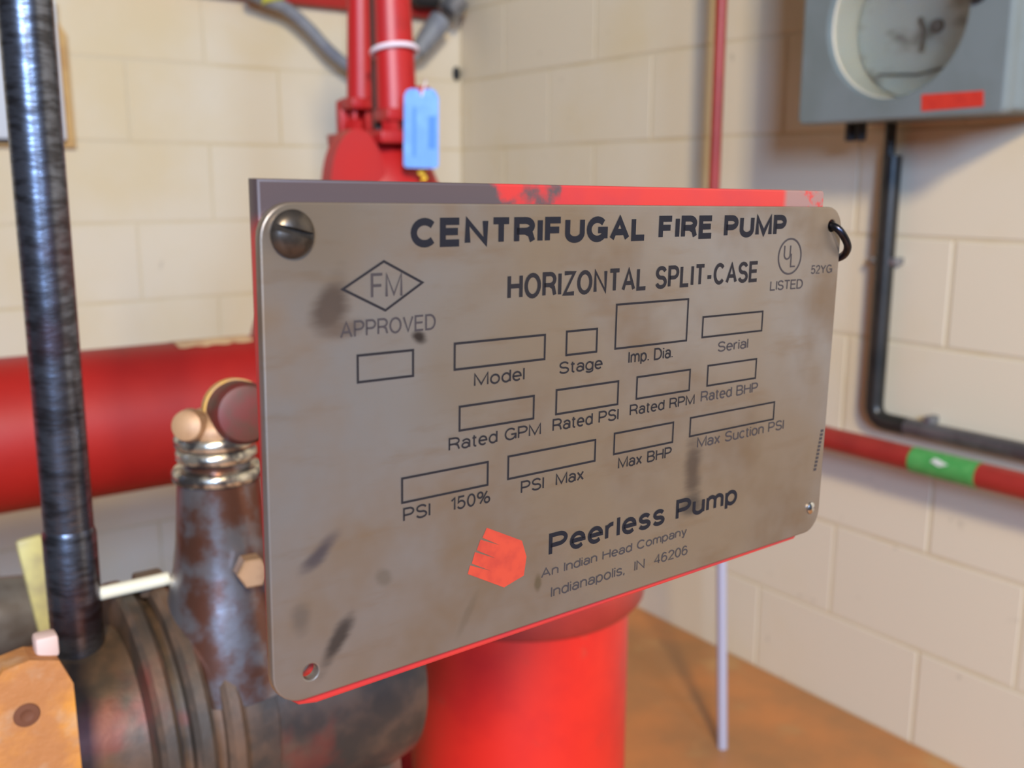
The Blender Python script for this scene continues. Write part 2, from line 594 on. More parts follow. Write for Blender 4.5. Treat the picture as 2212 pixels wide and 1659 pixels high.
# --- lettering : plain grotesque drawn as strokes (cap height 1, baseline 0)
def arc(cx, cy, rx, ry, a0, a1, n=12):
    return [(cx + rx * math.cos(math.radians(a0 + (a1 - a0) * k / n)), cy + ry * math.sin(math.radians(a0 + (a1 - a0) * k / n))) for k in range(n + 1)]
def ell(cx, cy, rx, ry):
    return arc(cx, cy, rx, ry, 90, 450, 22)
XH = 0.74
GLYPHS = {
    ' ': (0.22, []),
    'A': (0.74, [[(0, 0), (0.37, 1), (0.74, 0)], [(0.14, 0.33), (0.60, 0.33)]]),
    'B': (0.66, [[(0, 0), (0, 1), (0.36, 1)] + arc(0.36, 0.76, 0.26, 0.24, 90, -90) + [(0, 0.52)], [(0.36, 0.52)] + arc(0.36, 0.26, 0.30, 0.26, 90, -90) + [(0, 0)]]),
    'C': (0.72, [arc(0.38, 0.5, 0.38, 0.5, 42, 318, 18)]),
    'D': (0.70, [[(0, 0), (0, 1), (0.30, 1)] + arc(0.30, 0.5, 0.40, 0.5, 90, -90) + [(0, 0)]]),
    'E': (0.60, [[(0.60, 1), (0, 1), (0, 0), (0.60, 0)], [(0, 0.53), (0.55, 0.53)]]),
    'F': (0.56, [[(0.56, 1), (0, 1), (0, 0)], [(0, 0.51), (0.50, 0.51)]]),
    'G': (0.76, [arc(0.38, 0.5, 0.38, 0.5, 42, 350, 20), [(0.42, 0.46), (0.76, 0.46), (0.76, 0.02)]]),
    'H': (0.68, [[(0, 0), (0, 1)], [(0.68, 0), (0.68, 1)], [(0, 0.53), (0.68, 0.53)]]),
    'I': (0.0, [[(0, 0), (0, 1)]]),
    'L': (0.54, [[(0, 1), (0, 0), (0.54, 0)]]),
    'M': (0.82, [[(0, 0), (0, 1), (0.41, 0.08), (0.82, 1), (0.82, 0)]]),
    'N': (0.68, [[(0, 0), (0, 1), (0.68, 0), (0.68, 1)]]),
    'O': (0.78, [ell(0.39, 0.5, 0.39, 0.5)]),
    'P': (0.62, [[(0, 0), (0, 1), (0.34, 1)] + arc(0.34, 0.73, 0.28, 0.27, 90, -90) + [(0, 0.46)]]),
    'R': (0.66, [[(0, 0), (0, 1), (0.36, 1)] + arc(0.36, 0.74, 0.28, 0.26, 90, -90) + [(0, 0.48)], [(0.36, 0.48), (0.56, 0.36), (0.66, 0)]]),
    'S': (0.64, [arc(0.32, 0.745, 0.30, 0.255, 18, 270, 14) + arc(0.32, 0.25, 0.32, 0.25, 90, -165, 14)[1:]]),
    'T': (0.62, [[(0, 1), (0.62, 1)], [(0.31, 1), (0.31, 0)]]),
    'U': (0.66, [[(0, 1), (0, 0.33)] + arc(0.33, 0.33, 0.33, 0.33, 180, 360) + [(0.66, 1)]]),
    'V': (0.68, [[(0, 1), (0.34, 0), (0.68, 1)]]),
    'Y': (0.68, [[(0, 1), (0.34, 0.46), (0.68, 1)], [(0.34, 0.46), (0.34, 0)]]),
    'Z': (0.60, [[(0, 1), (0.60, 1), (0, 0), (0.60, 0)]]),
    '-': (0.30, [[(0, 0.36), (0.30, 0.36)]]),
    '.': (0.0, [[(0, 0), (0, 0.10)]]),
    ',': (0.04, [[(0.04, 0.09), (0.04, 0.0), (0, -0.15)]]),
    '0': (0.50, [ell(0.25, 0.5, 0.25, 0.5)]),
    '1': (0.22, [[(0, 0.78), (0.22, 1), (0.22, 0)]]),
    '2': (0.50, [arc(0.25, 0.73, 0.25, 0.27, 170, -35) + [(0, 0), (0.50, 0)]]),
    '4': (0.52, [[(0.40, 0), (0.40, 1), (0, 0.28), (0.52, 0.28)]]),
    '5': (0.50, [[(0.46, 1), (0.08, 1), (0.03, 0.50)] + arc(0.24, 0.32, 0.26, 0.32, 130, -155)]),
    '6': (0.50, [ell(0.25, 0.31, 0.25, 0.31), arc(0.25, 0.5, 0.25, 0.5, 45, 180) + [(0, 0.31)]]),
    '%': (0.86, [ell(0.18, 0.76, 0.18, 0.24), ell(0.68, 0.24, 0.18, 0.24), [(0.18, 0), (0.68, 1)]]),
    'a': (0.50, [ell(0.23, 0.22, 0.23, 0.22), arc(0.26, 0.50, 0.24, 0.24, 160, 0) + [(0.50, 0)]]),
    'c': (0.46, [arc(0.26, XH / 2, 0.26, XH / 2, 45, 315, 14)]),
    'd': (0.52, [ell(0.26, XH / 2, 0.26, XH / 2), [(0.52, 0), (0.52, 1)]]),
    'e': (0.52, [[(0, 0.38)] + [(0.52, 0.38)] + arc(0.26, XH / 2, 0.26, XH / 2, 3, 315, 16)]),
    'g': (0.52, [ell(0.26, XH / 2, 0.26, XH / 2), [(0.52, XH), (0.52, -0.05)] + arc(0.26, -0.05, 0.26, 0.17, 0, -160)]),
    'i': (0.0, [[(0, 0), (0, XH)], [(0, 0.88), (0, 1)]]),
    'l': (0.0, [[(0, 0), (0, 1)]]),
    'm': (0.78, [[(0, 0), (0, XH)], arc(0.195, 0.5, 0.195, 0.24, 180, 0) + [(0.39, 0)], arc(0.585, 0.5, 0.195, 0.24, 180, 0) + [(0.78, 0)]]),
    'n': (0.48, [[(0, 0), (0, XH)], arc(0.24, 0.48, 0.24, 0.26, 180, 0) + [(0.48, 0)]]),
    'o': (0.54, [ell(0.27, XH / 2, 0.27, XH / 2)]),
    'p': (0.52, [[(0, -0.24), (0, XH)], ell(0.26, XH / 2, 0.26, XH / 2)]),
    'r': (0.28, [[(0, 0), (0, XH)], arc(0.26, 0.46, 0.26, 0.28, 180, 85)]),
    's': (0.44, [arc(0.22, 0.55, 0.20, 0.19, 18, 270, 12) + arc(0.22, 0.18, 0.22, 0.18, 90, -165, 12)[1:]]),
    't': (0.26, [[(0.11, 0.96), (0.11, 0.12)] + arc(0.22, 0.12, 0.11, 0.12, 180, 270, 4) + [(0.26, 0)], [(0, XH), (0.26, XH)]]),
    'u': (0.48, [[(0, XH), (0, 0.25)] + arc(0.24, 0.25, 0.24, 0.25, 180, 360), [(0.48, XH), (0.48, 0)]]),
    'x': (0.46, [[(0, 0), (0.46, XH)], [(0, XH), (0.46, 0)]]),
    'y': (0.48, [[(0, XH), (0.24, 0)], [(0.48, XH), (0.18, -0.24), (0.04, -0.24)]]),
}

def stroke(bm, pts, t_, to3):
    """flat ribbon of width t_ along a polyline, mitred joints, square ends"""
    P = []
    for q in pts:
        if not P or (Vector(q) - P[-1]).length > 1e-5:
            P.append(Vector(q))
    closed = (P[0] - P[-1]).length < 1e-4
    if closed:
        P.pop()
    n = len(P)
    L, R = [], []
    for i in range(n):
        a = P[i - 1] if (i > 0 or closed) else None
        c_ = P[(i + 1) % n] if (i < n - 1 or closed) else None
        d1 = (P[i] - a).normalized() if a is not None else None
        d2 = (c_ - P[i]).normalized() if c_ is not None else None
        d1, d2 = d1 or d2, d2 or d1
        n1, n2 = Vector((-d1.y, d1.x)), Vector((-d2.y, d2.x))
        m_ = n1 + n2
        m_ = m_.normalized() if m_.length > 1e-4 else n1
        k = (t_ / 2) / max(0.66, m_.dot(n1))
        L.append(bm.verts.new(to3(P[i] + m_ * k)))
        R.append(bm.verts.new(to3(P[i] - m_ * k)))
    for i in range(n if closed else n - 1):
        j = (i + 1) % n
        bm.faces.new((R[i], R[j], L[j], L[i]))

def lettering(body, u0, u1, v0, v1, mat, weight=0.11, parent=None, skew=0.0, label=None, z=0.00012):
    """cap letters span v0 (top) to v1 (baseline) mm; the line spans u0 to u1 mm"""
    cap = v1 - v0
    t_ = weight * cap
    gap = 0.10
    pen, items = 0.0, []
    for chh in body:
        wdt, strokes = GLYPHS[chh]
        items.append((pen, strokes))
        pen += wdt + gap
    nat = pen - gap
    ns = sum(1 for c_ in body)
    sx_ = ((u1 - u0) - t_ * ns) / nat          # mm per unit, every letter also carries one stroke width
    bm = bmesh.new()
    sn = 0
    for i, (x0, strokes) in enumerate(items):
        off = u0 + t_ / 2 + i * t_ + x0 * sx_
        for st_ in strokes:
            pts = [(off + x * sx_, t_ / 2 + y * (cap - t_)) for x, y in st_]
            zz_ = z + 0.00001 * (sn % 4)       # crossing strokes never share one plane
            sn += 1
            stroke(bm, pts, t_, lambda q: PL(q.x, v1 - q.y + skew * (q.x - u0) / (u1 - u0), zz_))
    me = bpy.data.meshes.new('lettering')
    bm.to_mesh(me)
    bm.free()
    ob = link('lettering', me, mat, parent or face)
    if label:
        ob['label'] = label
    return ob

lettering('CENTRIFUGAL FIRE PUMP', 40.4, 197.4, 3.7, 11.2, M['ink'], 0.25, skew=-0.9, label='bold black title reading CENTRIFUGAL FIRE PUMP')
lettering('HORIZONTAL SPLIT-CASE', 72.2, 183.2, 19.0, 26.2, M['ink_thin'], 0.17, skew=-0.5, label='black line reading HORIZONTAL SPLIT-CASE')
lettering('FM', 28.6, 37.9, 17.2, 23.5, M['ink_faint'], 0.11)
lettering('APPROVED', 19.8, 48.2, 28.7, 32.9, M['ink_faint'], 0.12, skew=-0.3)
for body, u0, u1, v0, v1 in (
        ('Model', 61.0, 79.0, 45.6, 49.4), ('Stage', 92.2, 109.8, 45.4, 49.1), ('Imp. Dia.', 121.0, 141.4, 44.7, 48.6),
        ('Serial', 164.0, 180.2, 45.1, 48.7), ('Rated GPM', 52.6, 85.7, 62.7, 66.4), ('Rated PSI', 90.2, 117.6, 62.3, 66.1),
        ('Rated RPM', 122.6, 153.4, 61.9, 65.5), ('Rated BHP', 156.6, 187.3, 61.4, 65.1), ('PSI   150%', 37.9, 67.2, 79.7, 83.6),
        ('PSI  Max', 78.5, 103.5, 79.3, 83.1), ('Max BHP', 118.3, 143.2, 78.4, 82.2), ('Max Suction PSI', 156.0, 204.3, 77.2, 81.0)):
    lettering(body, u0, u1, v0, v1, M['ink_thin'] if u0 < 150 else M['ink_faint'], 0.14)
lettering('Peerless Pump', 90.0, 179.4, 97.7, 105.0, M['ink'], 0.19, label='bold black maker name in large letters')
lettering('An Indian Head Company', 87.2, 153.0, 108.2, 111.3, M['ink_faint'], 0.14)
lettering('Indianapolis,  IN  46206', 91.4, 154.0, 115.0, 118.5, M['ink_faint'], 0.13)
lettering('LISTED', 190.6, 209.7, 25.7, 29.2, M['ink_faint'], 0.14)
lettering('52YG', 214.3, 227.5, 21.0, 24.2, M['ink_faint'], 0.14)
lettering('U', 197.2, 201.2, 13.3, 18.6, M['ink_faint'], 0.11)
lettering('L', 201.3, 204.4, 16.2, 21.3, M['ink_faint'], 0.11)

def flat_poly(name, pts, mat, parent, z=0.00012):
    bm = bmesh.new()
    vs_ = [bm.verts.new(PL(u, v, z)) for u, v in pts]
    es = [bm.edges.new((vs_[i], vs_[(i + 1) % len(vs_)])) for i in range(len(vs_))]
    bmesh.ops.triangle_fill(bm, use_beauty=True, use_dissolve=False, edges=es)
    for f in bm.faces:
        f.normal_update()
        if f.normal.z < 0:
            f.normal_flip()
    me = bpy.data.meshes.new(name)
    bm.to_mesh(me)
    bm.free()
    return link(name, me, mat, parent)

def outline(name, pts, wd_, mat, parent, inset=True, z=0.00014):
    """closed band of width wd_ mm along a convex outline"""
    n = len(pts)
    cx = sum(p_[0] for p_ in pts) / n
    cy = sum(p_[1] for p_ in pts) / n
    bm = bmesh.new()
    P = [Vector(p_) for p_ in pts]
    inner = []
    for i in range(n):
        a, b, c_ = P[i - 1], P[i], P[(i + 1) % n]
        n1 = Vector((-(b - a).y, (b - a).x)).normalized()
        n2 = Vector((-(c_ - b).y, (c_ - b).x)).normalized()
        if n1.dot(Vector((cx, cy)) - a) < 0:
            n1, n2 = -n1, -n2
        m_ = (n1 + n2).normalized()
        inner.append(b + m_ * (wd_ / max(0.2, m_.dot(n1))))
    o_ = [bm.verts.new(PL(p_.x, p_.y, z)) for p_ in P]
    i_ = [bm.verts.new(PL(p_.x, p_.y, z)) for p_ in inner]
    for k in range(n):
        f = bm.faces.new((o_[k], o_[(k + 1) % n], i_[(k + 1) % n], i_[k]))
        f.normal_update()
        if f.normal.z < 0:
            f.normal_flip()
    me = bpy.data.meshes.new(name)
    bm.to_mesh(me)
    bm.free()
    return link(name, me, mat, parent)

FIELDS = [(24.3, 37.2, 41.4, 44.6), (54.1, 36.6, 86.7, 44.3), (94.5, 36.3, 107.4, 43.9), (114.7, 29.5, 148.0, 43.7), (155.2, 35.9, 187.6, 43.3),
          (55.9, 54.1, 83.0, 61.4), (91.1, 53.4, 117.3, 61.3), (125.0, 53.0, 150.7, 60.6), (159.1, 52.6, 185.8, 60.1),
          (37.3, 71.2, 66.5, 78.5), (73.3, 70.8, 108.3, 78.1), (115.9, 70.0, 143.7, 77.3), (151.6, 69.6, 198.0, 76.6)]
for (u0, v0, u1, v1) in FIELDS:
    outline('field_frame', [(u0, v0), (u1, v0), (u1, v1), (u0, v1)], 0.62, M['ink_thin'], face)
outline('approval_diamond', [(32.4, 14.0), (44.6, 20.1), (32.8, 27.0), (20.0, 20.8)], 0.6, M['ink_thin'], face)
outline('listing_circle', [(200.8 + 6.9 * math.cos(k * math.pi / 20), 17.4 + 6.5 * math.sin(k * math.pi / 20)) for k in range(40)], 0.6, M['ink_faint'], face)
lg = flat_poly('maker_emblem', [(66.1, 90.9), (79.3, 97.6), (81.2, 103.0), (80.3, 108.7), (72.8, 110.6), (59.5, 103.3), (60.3, 100.9), (67.6, 104.2), (60.9, 100.5),
                                (62.0, 97.3), (69.6, 100.9), (62.6, 96.9), (63.9, 94.0), (71.0, 97.2), (64.6, 93.6)], M['logo'], face)
lg['label'] = 'orange red emblem with three slanted slits'
# tiny illegible vertical print at the right edge : a row of worn strokes
bm = bmesh.new()
for k in range(11):
    v0 = 84.5 + k * 1.5
    u0 = 230.2 - k * 0.28
    q = [PL(u0, v0, 0.00012), PL(u0, v0 + 1.0, 0.00012), PL(u0 - 1.7, v0 + 1.0, 0.00012), PL(u0 - 1.7, v0, 0.00012)]
    bm.faces.new([bm.verts.new(x) for x in q])
me = bpy.data.meshes.new('worn_edge_print')
bm.to_mesh(me)
bm.free()
link('worn_edge_print', me, M['ink_faint'], face)

# --- screw, rivet
sc = PL(7.3, 7.2)
prof = [(-0.009, 0.0024), (0.0, 0.0024), (0.0, 0.0054), (0.0010, 0.0056), (0.0020, 0.0050), (0.0029, 0.0036), (0.0033, 0.0018), (0.0034, 0.0)]
mb = MB()
mb.lathe(sc, sc + Vector((0, 0, 1)), prof, 36)
screw = mb.build('screw', M['screw'], np_)
screw['label'] = 'dark slotted screw head'
rz = Matrix.Rotation(math.radians(-14), 4, 'Z')
cut = MB().box(sc + Vector((0, 0.0004, 0.0034)), (0.0150, 0.0016, 0.0030), rot=rz).build('slot_cutter', M['screw'], np_, smooth=False)
bo = screw.modifiers.new('slot', 'BOOLEAN')
bo.operation = 'DIFFERENCE'
bo.object = cut
bo.solver = 'EXACT'
screw.data = bpy.data.meshes.new_from_object(screw.evaluated_get(bpy.context.evaluated_depsgraph_get()))
screw.modifiers.clear()
bpy.data.objects.remove(cut)
split_smooth(screw.data, 30)
mb = MB()
mb.lathe(hr, hr + Vector((0, 0, 1)), [(-0.004, 0.0016), (0.0, 0.0016), (0.0, 0.0024), (0.0006, 0.0023), (0.0012, 0.0014), (0.0014, 0.0)], 24)
mb.build('rivet', M['rivet'], np_)

# --- bent wire through the top right hole
M4 = np_.matrix_world.copy()
def WPL(u, v, z):
    return M4 @ PL(u, v, z)
wpts = [WPL(225.2, 6.4, -0.016), WPL(225.2, 6.6, -0.004), WPL(225.6, 7.4, 0.0015), WPL(228.0, 10.5, 0.0035), WPL(231.2, 14.5, 0.0035), WPL(234.0, 18.0, 0.000),
        WPL(234.2, 20.5, -0.006), WPL(232.0, 23.5, -0.011), WPL(230.0, 27.0, -0.014), WPL(231.0, 30.5, -0.013), WPL(233.8, 31.5, -0.011)]
tw = MB().tube(smooth_path(wpts, 7), 0.00145, 10).build('tie_wire', M['wire'])
tag(tw, 'bent dark steel wire threaded through the corner hole of the nameplate', 'wire')

# ------------------------------------------------------------------ pump end below the nameplate
pump = empty('fire_pump', (0.22, 0.62, 0.42))
tag(pump, 'rusty cast iron pump end with ribbed housing and steel vent fitting', 'pump')
def pp(ob):
    ob.matrix_parent_inverse = Matrix.Translation(-Vector((0.22, 0.62, 0.42)))
    return ob
AX = Vector((0, 0.62, 0.76))
def X_(x, dy=0, dz=0):
    return Vector((x, 0.62 + dy, 0.76 + dz))
pp(MB().lathe(X_(0.20), X_(0.46), [(0, 0.060), (0.004, 0.074), (0.05, 0.078), (0.10, 0.082), (0.116, 0.078), (0.12, 0.05)], 48).build('bearing_housing', M['iron'], pump))
for x0, r in ((0.136, 0.090), (0.156, 0.0895), (0.176, 0.086)):
    pp(MB().lathe(X_(x0), X_(x0 + 0.012), [(0, r - 0.014), (0, r - 0.003), (0.003, r), (0.009, r), (0.012, r - 0.003), (0.012, r - 0.014)], 56).build('flange_ring', M['iron'], pump))
pp(MB().lathe(X_(0.14), X_(0.21), [(0, 0.076), (0.07, 0.078)], 48).build('seal_chamber', M['iron'], pump))
pp(MB().lathe(X_(0.02), X_(0.14), [(0, 0.045), (0.004, 0.056), (0.08, 0.060), (0.12, 0.064)], 44).build('bearing_cap', M['iron'], pump))
pp(MB().lathe((0.126, 0.612, 0.8535), (0.170, 0.612, 0.8535), [(0, 0.0025), (0.001, 0.0042), (0.042, 0.0042), (0.043, 0.0025)], 20).build('lit_ring_edge', M['steel'], pump))  # pale rod stands for the rings' worn top edge, its brightness painted in
pp(MB().box((0.160, 0.625, 0.848), (0.018, 0.020, 0.012), 0.002).build('gland_lug', M['iron'], pump))
# pedestal down to the plinth
pp(MB().prism([(0.54, 0.42), (0.70, 0.42), (0.665, 0.72), (0.575, 0.72)], 0, 0.20, 0.31).build('pedestal', M['iron'], pump, smooth=False))

# vent fitting : tapered body, bright collars, plug
fx, fy = 0.196, 0.588
def FZ(z):
    return Vector((fx, fy, z))
vb = pp(MB().lathe(FZ(0.79), FZ(1.0), [(0, 0.046), (0.03, 0.041), (0.058, 0.0345), (0.075, 0.0305), (0.095, 0.0275), (0.118, 0.0255), (0.131, 0.0245), (0.133, 0.020), (0.150, 0.020)], 44).build('vent_body', M['fitting'], pump))
for z0, r in ((0.921, 0.0275), (0.9335, 0.0245), (0.942, 0.0250)):
    pp(MB().lathe(FZ(z0), FZ(z0 + 0.01), [(0, r - 0.006), (0.0005, r - 0.001), (0.002, r), (0.006, r), (0.008, r - 0.0015), (0.0085, r - 0.006)], 44).build('collar', M['collar'], pump))
pp(MB().lathe(FZ(0.948), FZ(0.97), [(0, 0.021), (0.006, 0.0215), (0.012, 0.019), (0.016, 0.012), (0.018, 0.0)], 40).build('vent_cap', M['tan'], pump))
# horizontal plug facing the viewer with an ochre rim
q0 = Vector((0.209, 0.590, 0.962))
qd = Vector((-0.10, -0.98, 0.12)).normalized()
plug = pp(MB().lathe(q0 + qd * 0.006, q0 + qd * 0.031, [(0, 0.019), (0.020, 0.019), (0.024, 0.0165), (0.025, 0.012), (0.025, 0.0)], 36).build('plug', M['maroon'], pump))
ring = MB().lathe(q0, q0 + qd, [(0, 0.016), (0, 0.0200), (0.008, 0.0200), (0.009, 0.0185)], 36).build('plug_rim', M['ochre'], plug)
ring.matrix_parent_inverse = Matrix.Identity(4)
pp(MB().lathe(Vector((0.182, 0.583, 0.957)), Vector((0.172, 0.572, 0.961)), [(0, 0.010), (0.006, 0.0105), (0.012, 0.009), (0.016, 0.0)], 24).build('side_knob', M['tan'], pump))
# hex bolt on the shoulder of the fitting
b0 = Vector((0.199, 0.549, 0.873))
bd = Vector((-0.15, -0.97, 0.10)).normalized()
pp(MB().lathe(b0 - bd * 0.004, b0 + bd * 0.010, [(0, 0.0095), (0.013, 0.0095), (0.014, 0.0085)], 6).build('hex_bolt', M['tan'], pump, deg=20))
# arm carrying the nameplate
a0 = WPL(150, 95, -0.009)
pp(MB().tube(corner_path([a0, a0 + Vector((0.01, 0.10, 0.0)), Vector((0.27, 0.57, 0.825))], 0.05), 0.008, 12).build('nameplate_arm', M['red_dull'], pump))

# rusty bracket plate beside the pump
rb = empty('rusty_bracket', (0.02, 0.515, 0.42))
tag(rb, 'orange rusted steel bracket plate with a bolt hole under the black pipe', 'bracket')
def rp(ob):
    ob.matrix_parent_inverse = Matrix.Translation(-Vector((0.02, 0.515, 0.42)))
    return ob
mb = MB()
mb.prism([(-0.09, 0.42), (0.090, 0.42), (0.0885, 0.852), (0.083, 0.866), (0.070, 0.870), (0.058, 0.868), (0.05, 0.858), (-0.09, 0.852)], 1, 0.506, 0.524)
rp(mb.build('plate', M['rust'], rb, smooth=False))
rp(MB().lathe((0.066, 0.5057, 0.842), (0.066, 0.5, 0.842), [(0, 0.0062), (0.0006, 0.0058), (0.0008, 0.0032), (0.0003, 0.0026), (0.0002, 0.0)], 24).build('bolt_hole', M['rust_dark'], rb))
rp(MB().box((0.0795, 0.518, 0.871), (0.011, 0.011, 0.012), 0.002).build('tab', M['pale_tab'], rb))

# plinth
pl = MB().box((0.14, 0.60, 0.21), (0.58, 0.48, 0.42), 0.01).build('concrete_plinth', M['concrete'])
tag(pl, 'concrete plinth block under the pump', 'plinth')

# black vertical pipe
bp = empty('black_pipe', (0.113, 0.618, 0.81))
tag(bp, 'oily black vertical steel pipe screwed into the pump end', 'pipe')
def bpp(ob):
    ob.matrix_parent_inverse = Matrix.Translation(-Vector((0.113, 0.618, 0.81)))
    return ob
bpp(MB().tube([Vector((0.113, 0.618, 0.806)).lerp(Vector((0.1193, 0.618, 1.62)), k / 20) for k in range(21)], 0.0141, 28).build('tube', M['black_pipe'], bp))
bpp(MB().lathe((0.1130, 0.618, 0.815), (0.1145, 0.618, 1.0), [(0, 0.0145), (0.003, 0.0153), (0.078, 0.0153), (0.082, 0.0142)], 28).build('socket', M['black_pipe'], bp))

# pale lever valve behind the pipe
lv = empty('lever_valve', (0.10, 0.95, 0.42))
tag(lv, 'small grey valve with a pale yellow lever behind the black pipe', 'valve')
def lp(ob):
    ob.matrix_parent_inverse = Matrix.Translation(-Vector((0.10, 0.95, 0.42)))
    return ob
lp(MB().box((0.1395, 0.905, 0.752), (0.021, 0.008, 0.098), 0.003, rot=Matrix.Rotation(math.radians(-7), 4, 'Y')).build('lever', M['lever'], lv))
lp(MB().lathe((0.02, 0.955, 0.715), (0.16, 0.955, 0.715), [(0, 0.026), (0.02, 0.032), (0.05, 0.036), (0.09, 0.036), (0.12, 0.032), (0.14, 0.026)], 30).build('body', M['grey_body'], lv))
lp(MB().lathe((0.09, 0.955, 0.0), (0.09, 0.955, 0.70), [(0, 0.022), (0.70, 0.022)], 24).build('riser', M['grey_body'], lv))

# red riser pipe behind the nameplate
rs = empty('riser_pipe', (0.55, 0.76, 0.0))
tag(rs, 'thick red vertical riser pipe behind and below the nameplate', 'pipe')
def rsp(ob):
    ob.matrix_parent_inverse = Matrix.Translation(-Vector((0.55, 0.76, 0.0)))
    return ob
rsp(MB().lathe((0.55, 0.76, 0), (0.55, 0.76, 1), [(0, 0.11), (0.70, 0.11)], 72).build('tube', M['red_riser'], rs))
rsp(MB().lathe((0.55, 0.76, 0), (0.55, 0.76, 1), [(0.700, 0.1105), (0.702, 0.121), (0.707, 0.125), (0.727, 0.125), (0.731, 0.121), (0.733, 0.1105)], 72).build('coupling', M['red_dull'], rs))
rsp(MB().lathe((0.55, 0.76, 0), (0.55, 0.76, 1), [(0.73, 0.11), (0.76, 0.11), (0.795, 0.095), (0.82, 0.06), (0.83, 0.0)], 72).build('end_cap', M['red_riser'], rs))

# ------------------------------------------------------------------ red suction main and its gate valve
SY, SZ, SR = 1.53, 0.75, 0.1095
VX = 0.818
sm = empty('suction_main', (-0.9, SY, SZ))
tag(sm, 'large red horizontal suction pipe running along the back wall', 'pipe')
def smp(ob):
    ob.matrix_parent_inverse = Matrix.Translation(-Vector((-0.9, SY, SZ)))
    return ob
smp(MB().lathe((-1.3, SY, SZ), (1, SY, SZ), [(0, SR), (1.3 + VX - 0.19, SR)], 80).build('tube', M['red_pipe'], sm))
# worn cream sticker lying on the crown of the pipe
bm = bmesh.new()
rows = []
for i in range(15):
    x = 0.452 + 0.118 * i / 14
    jag = 0.02 * math.sin(i * 1.7) + 0.015 * math.sin(i * 3.1)
    rows.append([bm.verts.new((x, SY - (SR + 0.0012) * math.sin(a), SZ + (SR + 0.0012) * math.cos(a))) for a in
                 (-0.28, -0.12, 0.05, 0.19, 0.30 + jag)])
for a, b in zip(rows, rows[1:]):
    for k in range(4):
        bm.faces.new((a[k], a[k + 1], b[k + 1], b[k]))
stk = smp(link('sticker', mesh_of(bm, 'sticker'), M['cream_strip'], sm, True))
stk['label'] = 'worn cream sticker strip'

gv = empty('gate_valve', (VX, SY, 0.0))
tag(gv, 'red outside-screw gate valve with tall yoke by the wall corner', 'valve')
def gp(ob):
    ob.matrix_parent_inverse = Matrix.Translation(-Vector((VX, SY, 0.0)))
    return ob
V = lambda dx, dy, z: Vector((VX + dx, SY + dy, z))
gp(MB().lathe(V(0, 0, 0), V(0, 0, 1), [(0.60, 0.06), (0.63, 0.10), (0.70, 0.125), (0.85, 0.125), (0.95, 0.115)], 48, 0.8, 1.0).build('body', M['red_gloss'], gv))
for sgn in (-1, 1):
    gp(MB().lathe(V(sgn * 0.19, 0, SZ), V(0, 0, SZ), [(0, 0.11), (0.0, 0.165), (0.002, 0.168), (0.028, 0.168), (0.03, 0.165), (0.032, 0.115), (0.11, 0.115)], 48).build('end_flange', M['red_gloss'], gv))
gp(MB().lathe(V(0, 0, 0), V(0, 0, 1), [(0.95, 0.115), (0.952, 0.150), (0.975, 0.150), (0.978, 0.110)], 48, 0.75, 1.0).build('bonnet_flange', M['red_gloss'], gv))
# bonnet : dome that is narrow along the pipe and broad across it
gp(MB().lathe(V(0, 0, 0), V(0, 0, 1), [(0.975, 0.118), (1.02, 0.114), (1.06, 0.108), (1.10, 0.098), (1.135, 0.083), (1.16, 0.064), (1.178, 0.045), (1.186, 0.03)], 48).build('bonnet', M['red_gloss'], gv))
# arched rib on the face of the bonnet, toward the pipe
pts = []
for k in range(25):
    a = math.pi * k / 24
    pts.append((VX - 0.083 + 0.050 * math.cos(a), 1.083 + 0.10 * math.sin(a)))
pts = [(VX - 0.020, 0.98)] + pts + [(VX - 0.146, 0.98)]
gp(MB().prism(pts, 1, SY - 0.085, SY - 0.050).build('bonnet_rib', M['red_gloss'], gv))
gp(MB().box(V(0, 0, 1.172), (0.10, 0.20, 0.020), 0.004).build('yoke_base', M['red_gloss'], gv))
gp(MB().box(V(-0.012, 0.085, 1.205), (0.045, 0.022, 0.070), 0.006).build('lug', M['red_gloss'], gv))
gp(MB().box(V(0.03, -0.09, 1.21), (0.030, 0.020, 0.085), 0.006).build('lug', M['red_gloss'], gv))
for dy, wdt, z0 in ((0.052, 0.049, 1.24), (-0.062, 0.056, 1.215)):
    mb = MB()
    pr = []
    for k in range(13):
        s = k / 12
        z = z0 + (1.62 - z0) * s
        pr.append((V(0, dy * (1 - 0.28 * s), z), wdt * (1 - 0.25 * s)))
    rings = []
    for c_, ww in pr:
        rr = [mb.bm.verts.new(c_ + Vector((ww * 0.62 * math.cos(a), ww * 0.5 * math.sin(a), 0))) for a in [2 * math.pi * i / 20 for i in range(20)]]
        rings.append(rr)
    for a, b in zip(rings, rings[1:]):
        for i in range(20):
            mb.bm.faces.new((a[i], a[(i + 1) % 20], b[(i + 1) % 20], b[i]))
    mb.bm.faces.new(rings[0])
    mb.bm.faces.new(rings[-1])
    gp(mb.build('yoke_arm', M['red_gloss'], gv))
    gp(MB().box(V(-0.004, dy * 1.06, z0 - 0.008), (0.058, 0.050, 0.020), 0.004).build('yoke_foot', M['red_gloss'], gv))
    gp(MB().box(V(0.012, dy * 1.15, z0 - 0.035), (0.022, 0.026, 0.07), 0.003).build('foot_post', M['red_gloss'], gv))
    st = gp(MB().lathe(V(-0.018, dy * 1.1 - 0.004, 1.175), V(-0.018, dy * 1.1 - 0.004, 1.3), [(0, 0.006), (z0 - 1.175, 0.006)], 12).build('stud', M['red_gloss'], gv))
    gp(MB().lathe(V(-0.018, dy * 1.1 - 0.004, 1.182), V(-0.018, dy * 1.1 - 0.004, 1.3), [(0, 0.015), (0.022, 0.015), (0.024, 0.013)], 6).build('stud_nut', M['red_gloss'], gv, deg=20))
